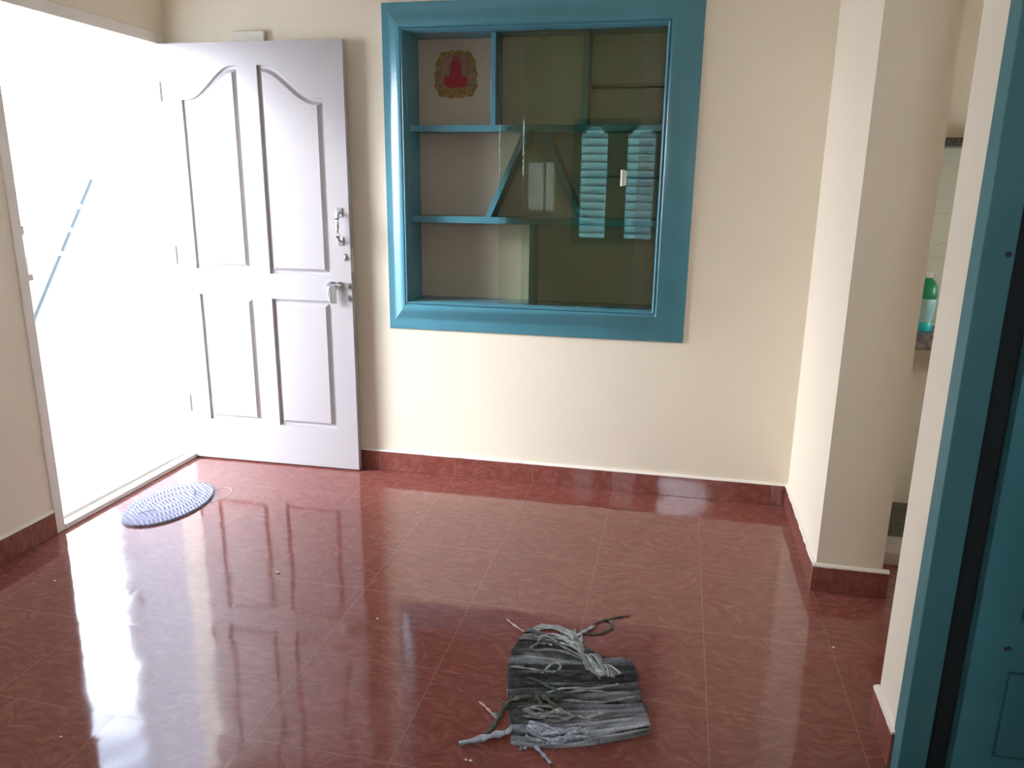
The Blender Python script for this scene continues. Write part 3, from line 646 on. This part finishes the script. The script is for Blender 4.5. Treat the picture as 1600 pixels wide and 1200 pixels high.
# underside
bd = [G[0][j] for j in range(NU+1)]+[G[i][NU] for i in range(1, NV+1)]+[G[NV][j] for j in range(NU-1, -1, -1)]+[G[i][0] for i in range(NV-1, 0, -1)]
lo = [b.verts.new((q.co.x, q.co.y, .0004)) for q in bd]
for k in range(len(bd)):
    f = b.faces.new((bd[k], bd[(k+1) % len(bd)], lo[(k+1) % len(bd)], lo[k]))
    for l in f.loops: l[col] = vc.get(l.vert, (.1, .1, .1, 1))
obj('woven_body', b, rmat, rg, smooth=True, angle=180)
KC = {'light': (.24, .255, .25), 'grey': (.16, .17, .16), 'dark': (.055, .062, .045), 'blue': (.24, .27, .31), 'pink': (.40, .27, .23)}
def onbody(p):
    c = rows[0]; xs = [r[0].x for r in rows]; 
    for i in range(len(rows)-1):
        y0, y1 = rows[i][1].y, rows[i+1][1].y
        if min(y0, y1) <= p.y <= max(y0, y1): return rows[i][0].x-.003 < p.x < rows[i][2].x+.003
    return False
def _res(pts, n=8):
    c = catmull([V(x, y, 0) for x, y in pts], 8); return [c[round(i*(len(c)-1)/(n-1))] for i in range(n)]
base_ = list(RAG_STRIPS)
for i_, j_ in ((2, 3), (3, 4), (3, 5), (5, 6), (6, 7), (7, 8), (0, 1), (24, 25), (26, 27), (27, 28), (2, 5), (24, 29)):
    A, B = _res(base_[i_][2]), _res(base_[j_][2])
    RAG_STRIPS.append((base_[i_][0], base_[i_][1]*.9, [((a.x+c.x)/2+.004*noise.noise(a*40), (a.y+c.y)/2+.004*noise.noise(a*40+V(5, 0, 0))) for a, c in zip(A, B)]))
for idx, (kind, r, pts) in enumerate(RAG_STRIPS):
    pp = catmull([V(x, y, 0) for x, y in pts], 7); n = len(pp); r = max(r*3.1, .0042)
    out = []; rad = []
    for i, p in enumerate(pp):
        h = .016+.006*math.sin(idx*1.7+i*.25) if onbody(p) else r*.62+.001
        out.append(p+V(0, 0, h)); t = i/(n-1)
        rad.append(r*(.8+.25*math.sin(i*.9+idx))*(1 if .06 < t < .94 else .72))
    for _ in range(3):
        zz = [q.z for q in out]
        for i in range(1, n-1): out[i].z = (zz[i-1]+zz[i]+zz[i+1])/3
    b = nb(); col = b.loops.layers.float_color.new('dye')
    N8 = 10; rings = []
    for i, p in enumerate(out):
        t = (out[min(i+1, n-1)]-out[max(i-1, 0)]).normalized(); a = t.cross(V(0, 0, 1)).normalized(); c2 = a.cross(t)
        tw = i*.10+idx
        rings.append([b.verts.new(p+a*rad[i]*math.cos(th)*(1+.22*math.cos(3*th+tw*2))+c2*rad[i]*.55*math.sin(th)*(1+.22*math.cos(3*th+tw*2))) for th in [2*math.pi*k/N8 for k in range(N8)]])
    for A, B in zip(rings, rings[1:]):
        for k in range(N8): b.faces.new((A[k], A[(k+1) % N8], B[(k+1) % N8], B[k]))
    b.faces.new(rings[0][::-1]); b.faces.new(rings[-1])
    c0 = KC[kind]
    for f in b.faces:
        for l in f.loops:
            s = .95+1.0*abs(noise.noise(l.vert.co*60+V(idx, 0, 0)))*1.6
            l[col] = (c0[0]*s, c0[1]*s, c0[2]*s, 1)
    obj('loose_strip', b, rmat, rg, smooth=True, angle=180)

# crumbs on the floor
CR = ['largest white crumb, on the floor in front of the open white door', 'white crumb at a tile joint near the front of the pillar', 'tiny white crumb on the floor between the door reflection and the rag mat',
      'tiny white crumb on the floor near the left wall skirting', 'white crumb at the lower left of the glare on the floor', 'left one of two crumbs just below the rag mat', 'right one of two crumbs just below the rag mat']
for k, (x, y) in enumerate(((1.032, -1.102), (2.954, -1.135), (1.505, -1.308), (.291, -1.341), (.923, -2.019), (1.962, -1.863), (1.974, -1.863))):
    b = nb(); s = .0035 if k not in (0,) else .006
    bmesh.ops.create_icosphere(b, subdivisions=1, radius=s)
    for v in b.verts: v.co = V(v.co.x*(1.3+noise.noise(v.co*400+V(k, 0, 0))), v.co.y, v.co.z*.5)+V(x, y, s*.45)
    tag(obj('paint_crumb', b, mat('white_crumb', (.75, .68, .62), .8) if k == 0 else bpy.data.materials['white_crumb']), CR[k], 'crumb', 'tiny white crumbs scattered on the floor')

# ------------------------------------------------------------------ outside the door
b = nb(); box(b, -14, -.12, -12, 12, -.12, -.02); struct('ground', b, 'pave', 'pale paving outside the front door', 'paving')
b = nb(); box(b, -3.85, -3.6, -.15, 2.5, -.02, 4.2); box(b, -3.9, -3.55, -.2, 2.52, 4.2, 4.3)  # added out of view to block part of the sky from the right wall
struct('wall_sky_blocker', b, 'outside', 'unseen white outdoor wall added to dim daylight on the right wall', 'wall')
b = nb(); box(b, -3.85, -3.6, 3.7, 10, -.02, 7); box(b, -3.9, -3.55, 3.66, 10.1, 7, 7.1)
tag(obj('outside_building', b, 'facade'), 'pale building at the right of the bright doorway view', 'building')
pp = thing('leaning_pipe', (-1, -.43, -.02), 'thin blue-grey pole with white ties slanting up outside the doorway', 'pole')
P0, P1 = V(-1.0, -.445, -.005), V(-1.0, .609, 1.392)
b = nb(); tube(b, [P0, P1], .0135, 12); obj('pole', b, 'pipe', pp, smooth=True)
for t in (.80, .89, .71):
    c = P0.lerp(P1, t); dr = (P1-P0).normalized(); b = nb(); tube(b, [c-dr*.012, c, c+dr*.012], [.015, .020, .015], 12)
    tube(b, [c, c+V(.004, .034, -.006)], .006, 8); tube(b, [c, c+V(.004, -.034, -.002)], .006, 8); obj('tie', b, 'ties', pp, smooth=True)
for o in bpy.data.objects:
    if '_w' in o: del o['_w']
